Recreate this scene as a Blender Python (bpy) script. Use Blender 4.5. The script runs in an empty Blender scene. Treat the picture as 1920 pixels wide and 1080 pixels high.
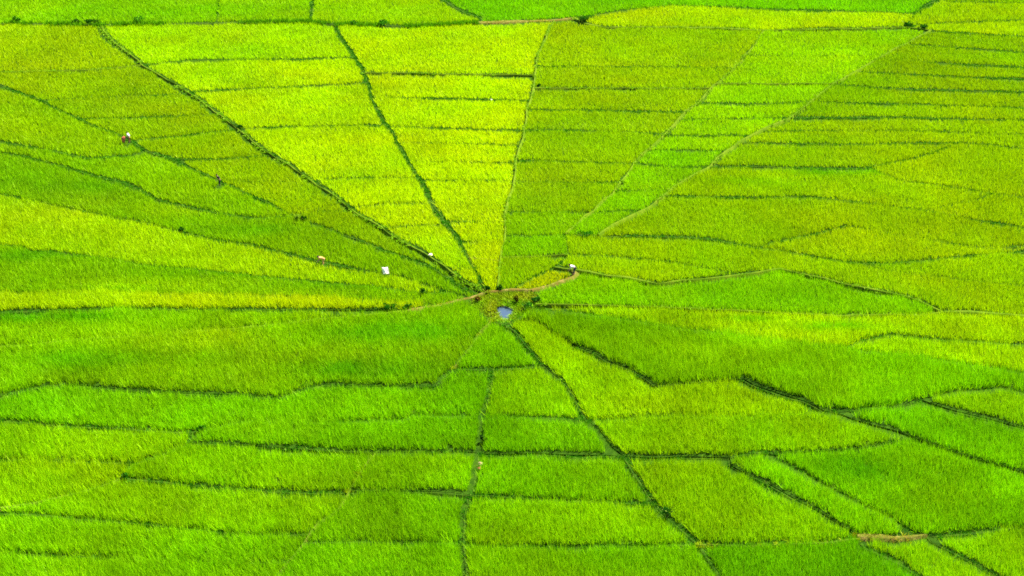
import bpy, bmesh, math, random
import numpy as np
from mathutils import Vector, Matrix
D = bpy.data
scene = bpy.context.scene
# ------------------------------------------------------------------ camera, sky, sun, exposure
CAM_H, PITCH, FPX = 65.0, 25.0, 2730.0          # metres above the fields, degrees below the horizon, focal length in photo pixels
cam_d = D.cameras.new('camera'); cam = D.objects.new('camera', cam_d); scene.collection.objects.link(cam)
cam.location = (0, 0, CAM_H); cam.rotation_euler = (math.radians(90-PITCH), 0, 0)
cam_d.sensor_width = 36.0; cam_d.lens = FPX/1920*36.0
cam_d.clip_start = 0.5; cam_d.clip_end = 6000
scene.camera = cam
SUN_EL, SUN_AZ = 54.0, 54.0                      # azimuth clockwise from straight ahead: the sun stands to the right and a little beyond
world = D.worlds.new('World'); scene.world = world; world.use_nodes = True
nt = world.node_tree
sky = nt.nodes.new('ShaderNodeTexSky'); sky.sky_type = 'NISHITA'; sky.sun_disc = False
sky.sun_elevation = math.radians(SUN_EL); sky.ozone_density = 2.5; sky.dust_density = 0.4; sky.sun_rotation = math.radians(SUN_AZ)
bg = nt.nodes['Background']; bg.inputs[1].default_value = 0.06
nt.links.new(sky.outputs[0], bg.inputs[0])
sun_d = D.lights.new('sun', 'SUN'); sun_d.energy = 4.6; sun_d.angle = math.radians(0.53); sun_d.color = (1.0, 0.95, 0.86)
sun = D.objects.new('sun', sun_d); scene.collection.objects.link(sun)
_az, _el = math.radians(SUN_AZ), math.radians(SUN_EL)
sun_dir = Vector((math.sin(_az)*math.cos(_el), math.cos(_az)*math.cos(_el), math.sin(_el)))
sun.rotation_euler = sun_dir.to_track_quat('Z', 'Y').to_euler(); sun.location = sun_dir*300
vs = scene.view_settings
vs.view_transform = 'Standard'; vs.look = 'None'; vs.gamma = 1.0; vs.use_curve_mapping = False
vs.exposure = 2.2
scene.render.engine = 'CYCLES'
scene.cycles.max_bounces = 6; scene.cycles.diffuse_bounces = 3; scene.cycles.transmission_bounces = 4; scene.cycles.transparent_max_bounces = 4
scene.cycles.use_denoising = False; scene.cycles.filter_width = 1.7
rng = np.random.default_rng(11); random.seed(11)
# ------------------------------------------------------------------ field plan
# every line of the field plan, traced on the photograph (1920 x 1080) as it lies on the ground:
# (name, gap between the two crops in metres, ridge width in metres, ridge colour key, [points])
LINES = [
 ('far_boundary', 1.3, 0.7, 'weed', [(0,43),(190,46),(400,42),(580,40),(640,45),(773,48),(890,42)]),
 ('far_boundary_dirt', 2.0, 1.2, 'dirt', [(890,42),(1040,36),(1080,34)]),
 ('far_boundary_right', 1.7, 0.8, 'pale', [(1080,34),(1100,43),(1140,50),(1280,50),(1450,56),(1690,50),(1743,56)]),
 ('far_right_cross_a', 1.0, 0.4, 'grass', [(1743,56),(1753,58),(1920,68)]),
 ('far_right_cross_0', 0.9, 0.4, 'grass', [(1700,48),(1770,42),(1920,37)]),
 ('far_right_cross_00', 0.8, 0.4, 'grass', [(1752,-4),(1780,2),(1920,5)]),
 ('far_split_a', 1.1, 0.4, 'grass', [(585,-20),(586,36),(590,41)]),
 ('far_split_b', 0.5, 0.3, 'grass', [(404,41),(412,10),(414,-20)]),
 ('far_curve', 1.8, 0.5, 'grass', [(830,-14),(837,0),(853,12),(873,22),(903,32),(905,41)]),
 ('far_strip', 1.3, 0.5, 'grass', [(1070,34),(1163,20),(1260,9),(1457,17),(1677,23),(1703,25),(1720,22),(1735,8),(1750,0),(1765,-20)]),
 ('far_strip_end', 0.7, 0.5, 'grass', [(1715,23),(1705,35),(1700,48)]),
 # spokes of the web
 ('spoke_a', 1.55, 0.34, 'pale', [(190,46),(205,72),(245,100),(268,120),(310,145),(352,170),(405,208),(450,240),(500,280),(550,310),(595,340),(640,372),(673,397),(718,427),(750,450),(790,470),(835,500),(870,525),(905,546)]),
 ('spoke_b', 1.15, 0.3, 'grass', [(632,44),(640,67),(660,97),(680,130),(690,160),(698,177),(728,237),(750,273),(773,310),(800,357),(817,390),(838,420),(862,448),(875,472),(890,500),(908,545)]),
 ('spoke_c', 0.8, 0.35, 'pale', [(1037,36),(1020,80),(1007,117),(1005,140),(1001,165),(990,207),(983,253),(973,287),(968,320),(960,355),(951,395),(945,440),(940,480),(935,510),(930,546)]),
 ('spoke_d', 0.55, 0.22, 'pale', [(1432,56),(1415,85),(1395,112),(1375,130),(1340,160),(1310,190),(1280,215),(1240,258),(1215,280),(1190,305),(1165,340),(1140,366),(1107,397),(1087,415),(1060,440)]),
 ('spoke_d_tail', 0.5, 0.3, 'grass', [(1060,440),(1062,475),(1037,497),(990,522),(955,543)]),
 ('spoke_e', 0.65, 0.34, 'pale', [(1743,56),(1713,72),(1647,107),(1613,127),(1563,157),(1523,190),(1480,220),(1423,245),(1387,267),(1360,285),(1330,310),(1280,340),(1245,367),(1205,393),(1150,421),(1118,442)]),
 # left side
 ('left_a', 0.75, 0.4, 'grass', [(0,157),(20,165),(77,187),(97,200),(147,220),(180,237),(213,247),(245,262),(273,282),(320,296),(400,333),(480,368),(550,402)]),
 ('left_b', 0.9, 0.4, 'grass', [(0,265),(47,273),(110,283),(165,295),(240,291),(273,282)]),
 ('left_c', 0.8, 0.4, 'grass', [(103,305),(127,313),(180,330),(233,342),(273,360),(300,373),(357,387),(400,397),(433,403),(477,408),(550,403),(567,410),(617,427),(670,447),(720,467),(790,492),(845,523),(890,551)]),
 ('left_c_end', 0.7, 0.3, 'grass', [(103,305),(50,293),(0,285)]),
 ('left_d', 0.6, 0.35, 'grass', [(0,363),(73,375),(123,388),(173,397),(213,407),(260,413),(317,428),(340,432),(400,448),(467,458),(517,470),(567,482),(617,492),(690,506),(750,516),(800,532),(850,546),(880,556)]),
 ('left_e', 0.4, 0.3, 'grass', [(0,457),(43,460),(67,470),(100,468),(167,478),(213,485),(273,497),(333,501),(433,512),(533,521),(700,533),(800,547),(853,553)]),
 ('left_f', 0.5, 0.3, 'grass', [(0,547),(133,546),(283,551),(600,556),(700,561),(760,566),(827,570)]),
 ('left_g', 0.9, 0.4, 'grass', [(0,584),(133,579),(300,576),(433,579),(640,579),(720,577),(767,580)]),
 ('hub_path_left', 0.9, 0.5, 'dirt', [(767,580),(827,570),(880,557),(908,547)]),
 ('left_h', 0.6, 0.45, 'pale', [(0,650),(80,643),(187,633),(267,627),(317,622),(383,617),(500,608),(567,600),(617,595),(700,586),(767,580)]),
 # hub ring
 ('hub_ring', 0.9, 0.45, 'dirt', [(908,547),(930,546),(955,543),(993,543)]),
 ('hub_ring_right', 0.4, 0.2, 'grass', [(993,543),(1012,556),(1002,569)]),
 ('hub_ring_near', 0.7, 0.3, 'grass', [(1002,569),(990,580),(968,601),(948,608),(925,604),(903,584),(880,568),(880,557)]),
 ('hub_path_right', 0.9, 0.45, 'dirt', [(993,543),(1030,533),(1067,521),(1080,511),(1067,503)]),
 # right side
 ('right_a', 1.2, 0.5, 'pale', [(1037,497),(1067,502),(1107,508),(1140,515),(1180,521),(1207,528),(1233,533),(1280,526),(1347,520),(1390,513),(1463,505),(1487,510),(1547,520),(1580,530),(1627,538),(1680,548),(1723,560),(1743,570),(1770,583),(1820,584),(1920,590)]),
 ('right_b', 0.8, 0.3, 'pale', [(1002,569),(1107,571),(1280,577),(1397,581),(1580,589),(1713,591),(1770,583)]),
 ('right_c', 0.9, 0.35, 'grass', [(990,580),(1070,582),(1133,591),(1210,603),(1293,617),(1337,621),(1397,630),(1443,635),(1493,642),(1540,648),(1580,652),(1647,662),(1713,669),(1847,686),(1920,697)]),
 ('right_c2', 0.9, 0.4, 'grass', [(1580,652),(1620,637),(1673,626),(1720,632),(1780,637),(1920,646)]),
 ('right_d_start', 0.3, 0.2, 'grass', [(968,601),(1000,599),(1023,608),(1047,627),(1083,650)]),
 ('right_d', 0.85, 0.4, 'grass', [(1083,650),(1117,664),(1137,677),(1173,691),(1213,713),(1230,725)]),
 ('right_d_middle', 0.4, 0.25, 'grass', [(1230,725),(1290,720),(1395,711)]),
 ('right_d_bank', 1.5, 0.3, 'grass', [(1395,711),(1413,722),(1467,738),(1507,749),(1547,767),(1572,768)]),
 ('right_d_end', 0.8, 0.3, 'grass', [(1572,768),(1600,768),(1680,762),(1720,753),(1747,746),(1800,734),(1880,728),(1920,737)]),
 ('right_e', 1.05, 0.4, 'grass', [(1728,750),(1760,763),(1790,773),(1830,782),(1863,789),(1920,803)]),
 ('right_f', 1.05, 0.35, 'grass', [(1547,767),(1580,775),(1607,787),(1640,797),(1680,808),(1713,821),(1763,841),(1797,853),(1830,863),(1880,876),(1920,886)]),
 ('right_g', 1.0, 0.3, 'grass', [(1428,844),(1453,857),(1480,870),(1520,892),(1547,907),(1580,923),(1613,940),(1653,958),(1680,972),(1725,1002)]),
 ('right_h', 1.0, 0.3, 'grass', [(1367,854),(1368,868),(1393,885),(1430,903),(1467,923),(1497,942),(1533,958),(1563,975),(1587,990),(1607,1006)]),
 ('right_i_dirt', 1.0, 0.5, 'dirt', [(1607,1006),(1680,1008),(1740,1000)]),
 ('right_i', 0.9, 0.35, 'grass', [(1740,1000),(1813,993),(1860,988),(1897,984),(1920,991)]),
 ('right_j', 0.9, 0.35, 'grass', [(1740,1000),(1747,1010),(1780,1028),(1820,1048),(1847,1062),(1885,1084)]),
 ('right_k', 0.9, 0.4, 'grass', [(1607,1006),(1622,1026),(1670,1046),(1700,1062),(1735,1088)]),
 ('right_m', 0.5, 0.3, 'grass', [(1428,844),(1520,846),(1613,841),(1713,821)]),
 ('right_n', 0.7, 0.3, 'grass', [(1367,854),(1428,844)]),
 ('near_spoke_a', 1.15, 0.35, 'grass', [(948,608),(957,612),(970,621),(987,647),(1000,663),(1023,687),(1063,720),(1077,740),(1103,787),(1123,807),(1150,837),(1170,853),(1180,870),(1207,910),(1227,940),(1250,967),(1280,993),(1313,1020),(1327,1043),(1347,1070),(1357,1088)]),
 ('near_spoke_b', 1.25, 0.25, 'grass', [(925,693),(923,720),(917,753),(907,797),(903,853),(897,880),(888,927),(877,967),(874,1007),(877,1053),(878,1085)]),
 ('near_spoke_c', 0.35, 0.15, 'dry', [(925,604),(900,630),(873,660),(850,690)]),
 ('near_spoke_d', 0.4, 0.15, 'dry', [(707,850),(690,870),(665,905),(640,945),(600,980),(575,1015),(545,1050),(517,1088)]),
 ('near_cross_a', 0.9, 0.4, 'grass', [(0,742),(27,737),(67,727),(127,722),(167,723),(207,728),(287,733),(400,739),(533,743),(553,735),(587,724),(610,719),(700,722),(815,723),(830,708),(850,690),(925,693),(1023,687)]),
 ('near_cross_b', 0.8, 0.35, 'grass', [(0,788),(100,797),(200,802),(327,807),(383,805),(400,800),(457,787),(500,788),(640,789),(760,787),(775,780),(917,780),(973,780),(1057,780),(1103,787)]),
 ('near_cross_b_step', 0.9, 0.3, 'grass', [(383,805),(360,816),(357,827)]),
 ('near_cross_b_right', 0.5, 0.3, 'grass', [(1103,784),(1280,778),(1380,779),(1497,771),(1547,767)]),
 ('near_cross_c', 0.85, 0.3, 'grass', [(357,827),(433,829),(500,838),(640,847),(707,850),(873,847),(903,849)]),
 ('near_cross_c_right', 1.0, 0.3, 'grass', [(903,849),(1040,848),(1170,852),(1280,852),(1367,854)]),
 ('near_cross_d_left', 0.7, 0.3, 'grass', [(0,862),(127,865),(247,868)]),
 ('near_cross_d_step', 0.5, 0.35, 'grass', [(357,827),(300,850),(247,868),(227,897)]),
 ('near_cross_d', 0.9, 0.3, 'grass', [(227,897),(283,902),(333,905),(427,913),(510,917),(587,920),(655,922),(807,923),(888,925)]),
 ('near_cross_d_right', 0.75, 0.3, 'grass', [(888,929),(1007,932),(1100,934),(1226,938)]),
 ('near_cross_e', 0.6, 0.3, 'grass', [(0,962),(133,970),(233,980),(433,998),(588,1000)]),
 ('near_cross_d_tail', 0.35, 0.25, 'dry', [(227,897),(190,912),(143,927),(70,945),(0,952)]),
 ('near_cross_f', 0.6, 0.3, 'grass', [(575,1016),(667,1017),(853,1017),(874,1019),(973,1022),(1067,1022),(1133,1023),(1310,1019)]),
 ('near_cross_f_right', 0.8, 0.3, 'dry', [(1310,1019),(1400,1017),(1547,1014),(1607,1006)]),
 ('near_cross_g', 0.6, 0.3, 'grass', [(0,1036),(80,1038),(200,1045),(400,1050),(545,1050)]),
 # cross ridges, wedge 1 (left of spoke a)
 ('cross', 0.9, 0.4, 'pale', [(0,134),(160,130),(268,122)]),
 ('cross', 0.6, 0.3, 'grass', [(75,186),(167,182),(355,178)]),
 ('cross', 0.6, 0.3, 'grass', [(148,220),(250,221),(405,222)]),
 ('cross', 0.6, 0.3, 'grass', [(242,259),(330,255),(445,248)]),
 ('cross', 0.6, 0.3, 'grass', [(320,296),(410,297),(510,296)]),
 ('cross', 0.5, 0.3, 'grass', [(405,337),(470,340),(590,337)]),
 ('cross', 0.5, 0.3, 'grass', [(550,402),(600,393),(668,393)]),
 # wedge 2
 ('cross', 1.1, 0.4, 'grass', [(268,115),(370,112),(500,110),(640,108),(668,106)]),
 ('cross', 0.8, 0.3, 'grass', [(352,165),(500,163),(640,158),(690,155)]),
 ('cross', 0.9, 0.3, 'grass', [(450,238),(560,236),(640,235),(727,233)]),
 ('cross', 0.4, 0.25, 'grass', [(590,337),(640,333),(785,334)]),
 ('cross', 0.5, 0.25, 'grass', [(660,384),(730,381),(812,381)]),
 ('cross', 0.35, 0.25, 'grass', [(716,425),(780,421),(838,420)]),
 ('cross', 0.6, 0.3, 'grass', [(833,499),(860,501),(890,502)]),
 # wedge 3
 ('cross', 1.6, 0.45, 'pale', [(682,136),(780,137),(900,139),(1005,141)]),
 ('cross', 0.9, 0.3, 'grass', [(700,181),(830,183),(996,187)]),
 ('cross', 0.9, 0.3, 'grass', [(729,239),(850,241),(985,243)]),
 ('cross', 0.45, 0.25, 'grass', [(747,267),(860,269),(978,272)]),
 ('cross', 0.45, 0.25, 'grass', [(768,301),(860,302),(972,303)]),
 ('cross', 0.4, 0.25, 'grass', [(788,337),(870,338),(965,338)]),
 ('cross', 0.5, 0.25, 'grass', [(834,415),(890,415),(949,415)]),
 ('cross', 0.7, 0.25, 'grass', [(864,453),(900,453),(944,452)]),
 ('cross', 0.6, 0.25, 'dirt', [(880,482),(910,483),(940,487)]),
 # wedge 4
 ('cross', 0.45, 0.25, 'grass', [(1007,123),(1130,124),(1280,125),(1380,125)]),
 ('cross', 1.0, 0.4, 'pale', [(1001,163),(1130,164),(1280,165),(1336,166)]),
 ('cross', 0.8, 0.3, 'grass', [(991,203),(1187,208),(1287,208)]),
 ('cross', 0.8, 0.3, 'grass', [(985,239),(1100,243),(1248,248)]),
 ('cross', 0.7, 0.3, 'grass', [(973,298),(1080,302),(1190,305)]),
 ('cross', 0.45, 0.25, 'grass', [(965,338),(1060,339),(1166,339)]),
 ('cross', 0.6, 0.3, 'grass', [(951,393),(1030,396),(1107,397)]),
 ('cross', 1.0, 0.3, 'grass', [(945,441),(1000,442),(1060,441)]),
 ('cross', 1.0, 0.3, 'pale', [(940,477),(1000,477),(1062,475)]),
 # wedge 5
 ('cross', 0.5, 0.3, 'grass', [(1403,103),(1480,103),(1563,102),(1652,105)]),
 ('cross', 1.0, 0.4, 'pale', [(1344,157),(1450,157),(1565,157)]),
 ('cross', 0.7, 0.3, 'grass', [(1308,194),(1400,194),(1522,191)]),
 ('cross', 0.5, 0.3, 'grass', [(1272,222),(1380,222),(1480,221)]),
 ('cross', 0.6, 0.3, 'grass', [(1245,252),(1330,253),(1410,254)]),
 ('cross', 0.5, 0.3, 'grass', [(1217,279),(1280,279),(1364,283)]),
 ('cross', 0.7, 0.3, 'grass', [(1190,308),(1280,311),(1330,311)]),
 ('cross', 0.4, 0.3, 'grass', [(1150,354),(1200,356),(1262,358)]),
 ('cross', 0.4, 0.3, 'grass', [(1108,393),(1160,392),(1207,393)]),
 # right of spoke e
 ('cross', 0.95, 0.35, 'grass', [(1697,81),(1797,88),(1920,98)]),
 ('cross', 0.95, 0.35, 'grass', [(1647,107),(1763,117),(1920,126)]),
 ('cross', 0.8, 0.35, 'grass', [(1604,134),(1713,138),(1827,144),(1920,147)]),
 ('cross', 0.95, 0.35, 'grass', [(1563,158),(1640,163),(1797,168),(1920,172)]),
 ('cross', 0.9, 0.35, 'grass', [(1525,188),(1600,191),(1773,195),(1920,200)]),
 ('cross', 1.0, 0.35, 'grass', [(1482,219),(1580,219),(1680,219),(1847,223),(1920,223)]),
 ('cross', 0.4, 0.3, 'grass', [(1425,244),(1580,243),(1760,246),(1920,251)]),
 ('cross', 0.7, 0.3, 'grass', [(1387,267),(1500,268),(1613,269),(1800,267),(1850,271),(1920,278)]),
 ('cross', 0.8, 0.3, 'grass', [(1333,308),(1420,311),(1500,313),(1600,316),(1632,314)]),
 ('cross', 0.4, 0.25, 'grass', [(1632,314),(1717,294),(1800,267)]),
 ('cross', 0.4, 0.3, 'grass', [(1632,314),(1690,338),(1780,348),(1860,361),(1920,370)]),
 ('cross', 0.8, 0.3, 'grass', [(1245,367),(1330,369),(1440,369),(1500,366),(1597,377),(1733,394),(1773,400),(1833,412),(1920,425)]),
 ('cross', 0.4, 0.3, 'grass', [(1733,394),(1780,384),(1820,378),(1860,361)]),
 ('right_far_a', 0.85, 0.35, 'grass', [(1060,440),(1120,442),(1207,442),(1280,442),(1347,449),(1420,463),(1493,475),(1533,481),(1600,491),(1663,491),(1747,484),(1797,479),(1920,470)]),
 ('right_far_b', 0.6, 0.3, 'grass', [(1420,463),(1450,452),(1533,437),(1590,424),(1680,440),(1790,456),(1853,464),(1920,459)]),
 ('right_far_c', 0.5, 0.3, 'grass', [(1062,475),(1120,478),(1187,483),(1273,493),(1330,502),(1390,513)]),
 ('right_far_d', 0.35, 0.3, 'grass', [(1600,491),(1660,503),(1740,515),(1920,535)]),
]
import math
BOX = (-170.0, -95.0, 2090.0, 1230.0)
RIDGE_Z = 0.25
def ground(px, py, z=RIDGE_Z):
    t_ = math.radians(PITCH); c, s = math.cos(t_), math.sin(t_)
    dx, dv = (px-960)/FPX, (540-py)/FPX
    d = (dx, c + dv*s, -s + dv*c)
    k = (z-CAM_H)/d[2]
    return (d[0]*k, d[1]*k)
def build_graph():
    lines = []
    for name, gap, rw, key, pts in LINES:
        p = [tuple(map(float, q)) for q in pts]
        for end in (0, -1):                        # lines that leave the picture run on to the edge of the plan
            q = p[end]; r = p[1] if end == 0 else p[-2]
            dx, dy = q[0]-r[0], q[1]-r[1]
            t = None
            if q[0] <= 0.5: t = (BOX[0]-q[0])/dx
            elif q[0] >= 1919.5: t = (BOX[2]-q[0])/dx
            elif q[1] <= -0.5 and dy < 0: t = (BOX[1]-q[1])/dy
            elif q[1] >= 1083: t = (BOX[3]-q[1])/dy
            if t is not None:
                n = (q[0]+dx*t, q[1]+dy*t)
                if end == 0: p.insert(0, n)
                else: p.append(n)
        lines.append([name, gap, rw, key, p])
    x0,y0,x1,y1 = BOX
    lines.append(['edge', 0.3, 0.0, None, [(x0,y0),(x1,y0),(x1,y1),(x0,y1),(x0,y0)]])
    # snap loose ends onto the nearest other line
    for i, L in enumerate(lines[:-1]):
        for end in (0, -1):
            q = L[4][end]; best = (15.0, None, None, None)
            for j, M in enumerate(lines):
                if j == i: continue
                P = M[4]
                for k in range(len(P)-1):
                    a, b = P[k], P[k+1]
                    vx, vy = b[0]-a[0], b[1]-a[1]; l2 = vx*vx+vy*vy
                    if l2 < 1e-9: continue
                    t = max(0, min(1, ((q[0]-a[0])*vx+(q[1]-a[1])*vy)/l2))
                    c = (a[0]+t*vx, a[1]+t*vy); d = math.hypot(c[0]-q[0], c[1]-q[1])
                    ta = 0.0
                    if math.hypot(c[0]-a[0], c[1]-a[1]) < 4: c = a; ta = -1
                    elif math.hypot(c[0]-b[0], c[1]-b[1]) < 4: c = b; ta = -1
                    if d < best[0]: best = (d, j, k, c, ta)
            if best[1] is None: print('loose end', L[0], q); continue
            d, j, k, c, ta = best
            L[4][end] = c
            if ta == 0.0: lines[j][4].insert(k+1, c)
    # split at crossings
    segs = []
    for li, L in enumerate(lines):
        for k in range(len(L[4])-1):
            if L[4][k] != L[4][k+1]: segs.append((L[4][k], L[4][k+1], li))
    cuts = [[0.0, 1.0] for _ in segs]
    for i in range(len(segs)):
        a, b, _ = segs[i]; rx, ry = b[0]-a[0], b[1]-a[1]
        lx, hx, ly, hy = min(a[0],b[0])-1, max(a[0],b[0])+1, min(a[1],b[1])-1, max(a[1],b[1])+1
        for j in range(i+1, len(segs)):
            c, d, _ = segs[j]
            if max(c[0],d[0]) < lx or min(c[0],d[0]) > hx or max(c[1],d[1]) < ly or min(c[1],d[1]) > hy: continue
            sx, sy = d[0]-c[0], d[1]-c[1]; den = rx*sy-ry*sx
            if abs(den) < 1e-9: continue
            t = ((c[0]-a[0])*sy-(c[1]-a[1])*sx)/den; u = ((c[0]-a[0])*ry-(c[1]-a[1])*rx)/den
            if -1e-6 <= t <= 1+1e-6 and -1e-6 <= u <= 1+1e-6:
                cuts[i].append(min(1,max(0,t))); cuts[j].append(min(1,max(0,u)))
    nodes, index = [], {}
    def node(p):
        kx, ky = int(round(p[0])), int(round(p[1]))
        for ex in (-1,0,1):
            for ey in (-1,0,1):
                for n in index.get((kx+ex, ky+ey), ()):
                    if math.hypot(nodes[n][0]-p[0], nodes[n][1]-p[1]) < 1.2: return n
        nodes.append(p); index.setdefault((kx,ky), []).append(len(nodes)-1); return len(nodes)-1
    edges = {}
    for (a, b, li), cs in zip(segs, cuts):
        cs = sorted(cs); prev = node(a)
        for t in cs[1:]:
            n = node((a[0]+(b[0]-a[0])*t, a[1]+(b[1]-a[1])*t))
            if n != prev:
                e = (min(n,prev), max(n,prev))
                if e not in edges or lines[edges[e]][1] < lines[li][1]: edges[e] = li
                prev = n
    # walk the faces
    adj = {}
    for a, b in edges: adj.setdefault(a, set()).add(b); adj.setdefault(b, set()).add(a)
    loose = [n for n in adj if len(adj[n]) == 1]
    while loose:
        n = loose.pop()
        if len(adj[n]) != 1: continue
        m = adj[n].pop(); adj[m].discard(n)
        if len(adj[m]) == 1: loose.append(m)
    order = {n: sorted(s, key=lambda m: math.atan2(nodes[m][1]-nodes[n][1], nodes[m][0]-nodes[n][0])) for n, s in adj.items() if s}
    seen, faces = set(), []
    for a in order:
        for b in order[a]:
            if (a, b) in seen: continue
            f, u, v = [], a, b
            while (u, v) not in seen:
                seen.add((u, v)); f.append(u)
                o = order[v]; w = o[(o.index(u)-1) % len(o)]
                u, v = v, w
            ar = sum(nodes[f[i]][0]*nodes[f[(i+1)%len(f)]][1]-nodes[f[(i+1)%len(f)]][0]*nodes[f[i]][1] for i in range(len(f)))/2
            faces.append((ar, f))
    sign = -1 if max(faces, key=lambda q: abs(q[0]))[0] > 0 else 1
    faces = [f for ar, f in faces if ar*sign > 0]
    return lines, nodes, edges, faces
# ------------------------------------------------------------------ helpers
COL = scene.collection
def tag(o, label=None, cat=None, group=None, kind=None):
    if label: o['label'] = label
    if cat: o['category'] = cat
    if group: o['group'] = group
    if kind: o['kind'] = kind
    return o
def link(o, parent=None):
    COL.objects.link(o)
    if parent: o.parent = parent
    return o
def empty(name, loc=(0,0,0), rz=0.0):
    o = D.objects.new(name, None); o.location = loc; o.rotation_euler = (0,0,rz); o.empty_display_size = 0.3
    return link(o)
def tri_mesh(name, V, mat, parent, col=None, smooth=False):
    """V: (n,3,3) loose triangles; col: (n,3) colour of each one"""
    n = len(V); me = D.meshes.new(name)
    me.vertices.add(3*n); me.vertices.foreach_set('co', np.ascontiguousarray(V, np.float32).ravel())
    me.loops.add(3*n); me.loops.foreach_set('vertex_index', np.arange(3*n, dtype=np.int32))
    me.polygons.add(n); me.polygons.foreach_set('loop_start', np.arange(0, 3*n, 3, dtype=np.int32))
    try: me.polygons.foreach_set('loop_total', np.full(n, 3, np.int32))
    except Exception: pass
    if col is not None:
        a = me.attributes.new('tint', 'FLOAT_COLOR', 'FACE')
        c = np.ones((n,4), np.float32); c[:,:3] = col
        a.data.foreach_set('color', c.ravel())
    me.update(calc_edges=True)
    me.materials.append(mat)
    return link(D.objects.new(name, me), parent)
def poly_mesh(name, verts, faces, mat, parent=None, smooth=False):
    me = D.meshes.new(name); me.from_pydata([tuple(map(float, v)) for v in verts], [], faces); me.update()
    if smooth: me.polygons.foreach_set('use_smooth', [True]*len(me.polygons))
    me.materials.append(mat)
    return link(D.objects.new(name, me), parent)
RED_FAR, RED_NEAR = 1.04, 1.2
def lin(c):
    c = np.asarray(c, float)/255.0
    return np.where(c <= 0.04045, c/12.92, ((c+0.055)/1.055)**2.4)
_lat = {}
def vnoise(x, y, scale, seed):
    """smooth value noise in -1..1"""
    if seed not in _lat: _lat[seed] = np.random.default_rng(seed).uniform(-1, 1, (256,256))
    L = _lat[seed]; u, v = np.asarray(x)/scale+500.3, np.asarray(y)/scale+300.7
    i, j = np.floor(u).astype(int), np.floor(v).astype(int); f, g = u-i, v-j
    f, g = f*f*(3-2*f), g*g*(3-2*g)
    i0, i1, j0, j1 = i & 255, (i+1) & 255, j & 255, (j+1) & 255
    return (L[i0,j0]*(1-f)+L[i1,j0]*f)*(1-g) + (L[i0,j1]*(1-f)+L[i1,j1]*f)*g
def wob(P):
    """ridges are never ruler-straight: a small smooth sideways wander, the same for everything at one place"""
    P = np.asarray(P, float)
    w = np.stack([vnoise(P[:,0],P[:,1],2.6,1)*0.13+vnoise(P[:,0],P[:,1],8,2)*0.22,
                  vnoise(P[:,0],P[:,1],2.6,3)*0.17+vnoise(P[:,0],P[:,1],8,4)*0.3], 1)
    return P + w
# ------------------------------------------------------------------ materials
def new_mat(name):
    m = D.materials.new(name); m.use_nodes = True; n = m.node_tree; n.nodes.clear()
    return m, n, n.nodes.new('ShaderNodeOutputMaterial')
def leaf_mat(name, trans=0.34, gloss=0.012):
    m, n, out = new_mat(name)
    at = n.nodes.new('ShaderNodeAttribute'); at.attribute_name = 'tint'
    df = n.nodes.new('ShaderNodeBsdfDiffuse'); tr = n.nodes.new('ShaderNodeBsdfTranslucent'); gl = n.nodes.new('ShaderNodeBsdfGlossy')
    gl.inputs['Roughness'].default_value = 0.45; gl.inputs['Color'].default_value = (0.9,1.0,0.2,1)
    hs = n.nodes.new('ShaderNodeMix'); hs.data_type = 'RGBA'; hs.blend_type = 'MULTIPLY'; hs.inputs[0].default_value = 1.0
    hs.inputs[7].default_value = (1.12, 1.05, 0.5, 1)      # light passing through a leaf comes out yellower
    a = n.nodes.new('ShaderNodeMixShader'); a.inputs[0].default_value = trans
    b = n.nodes.new('ShaderNodeMixShader'); b.inputs[0].default_value = gloss
    L = n.links.new
    L(at.outputs['Color'], df.inputs['Color']); L(at.outputs['Color'], hs.inputs[6]); L(hs.outputs[2], tr.inputs['Color'])
    L(df.outputs[0], a.inputs[1]); L(tr.outputs[0], a.inputs[2]); L(a.outputs[0], b.inputs[1]); L(gl.outputs[0], b.inputs[2])
    L(b.outputs[0], out.inputs['Surface'])
    return m
def soil_mat(name, c1, c2, scale=1.2, rough=0.9, c3=None):
    m, n, out = new_mat(name); L = n.links.new
    bs = n.nodes.new('ShaderNodeBsdfPrincipled'); bs.inputs['Roughness'].default_value = rough; bs.inputs['Specular IOR Level'].default_value = 0.03
    tc = n.nodes.new('ShaderNodeTexCoord')
    n1 = n.nodes.new('ShaderNodeTexNoise'); n1.inputs['Scale'].default_value = scale; n1.inputs['Detail'].default_value = 6
    L(tc.outputs['Object'], n1.inputs['Vector'])
    r = n.nodes.new('ShaderNodeValToRGB'); r.color_ramp.elements[0].position = 0.36; r.color_ramp.elements[1].position = 0.64
    r.color_ramp.elements[0].color = (*c1,1); r.color_ramp.elements[1].color = (*c2,1)
    if c3: e = r.color_ramp.elements.new(0.5); e.color = (*c3,1)
    L(n1.outputs['Fac'], r.inputs[0]); L(r.outputs[0], bs.inputs['Base Color'])
    n2 = n.nodes.new('ShaderNodeTexNoise'); n2.inputs['Scale'].default_value = 9; n2.inputs['Detail'].default_value = 5
    L(tc.outputs['Object'], n2.inputs['Vector'])
    bp = n.nodes.new('ShaderNodeBump'); bp.inputs['Strength'].default_value = 0.7; bp.inputs['Distance'].default_value = 0.08
    L(n2.outputs['Fac'], bp.inputs['Height']); L(bp.outputs[0], bs.inputs['Normal']); L(bs.outputs[0], out.inputs['Surface'])
    return m
def plain_mat(name, c, rough=0.8, var=0.25, scale=6):
    c = np.array(c); return soil_mat(name, tuple(c*(1-var)), tuple(np.minimum(c*(1+var),0.95)), scale, rough)
M_RICE = leaf_mat('rice_leaf'); M_WEED = leaf_mat('weed_leaf', 0.35)
M_SOIL = soil_mat('wet_paddy_soil', (0.012,0.036,0.0015), (0.026,0.066,0.002), 0.8, 0.95)
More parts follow.
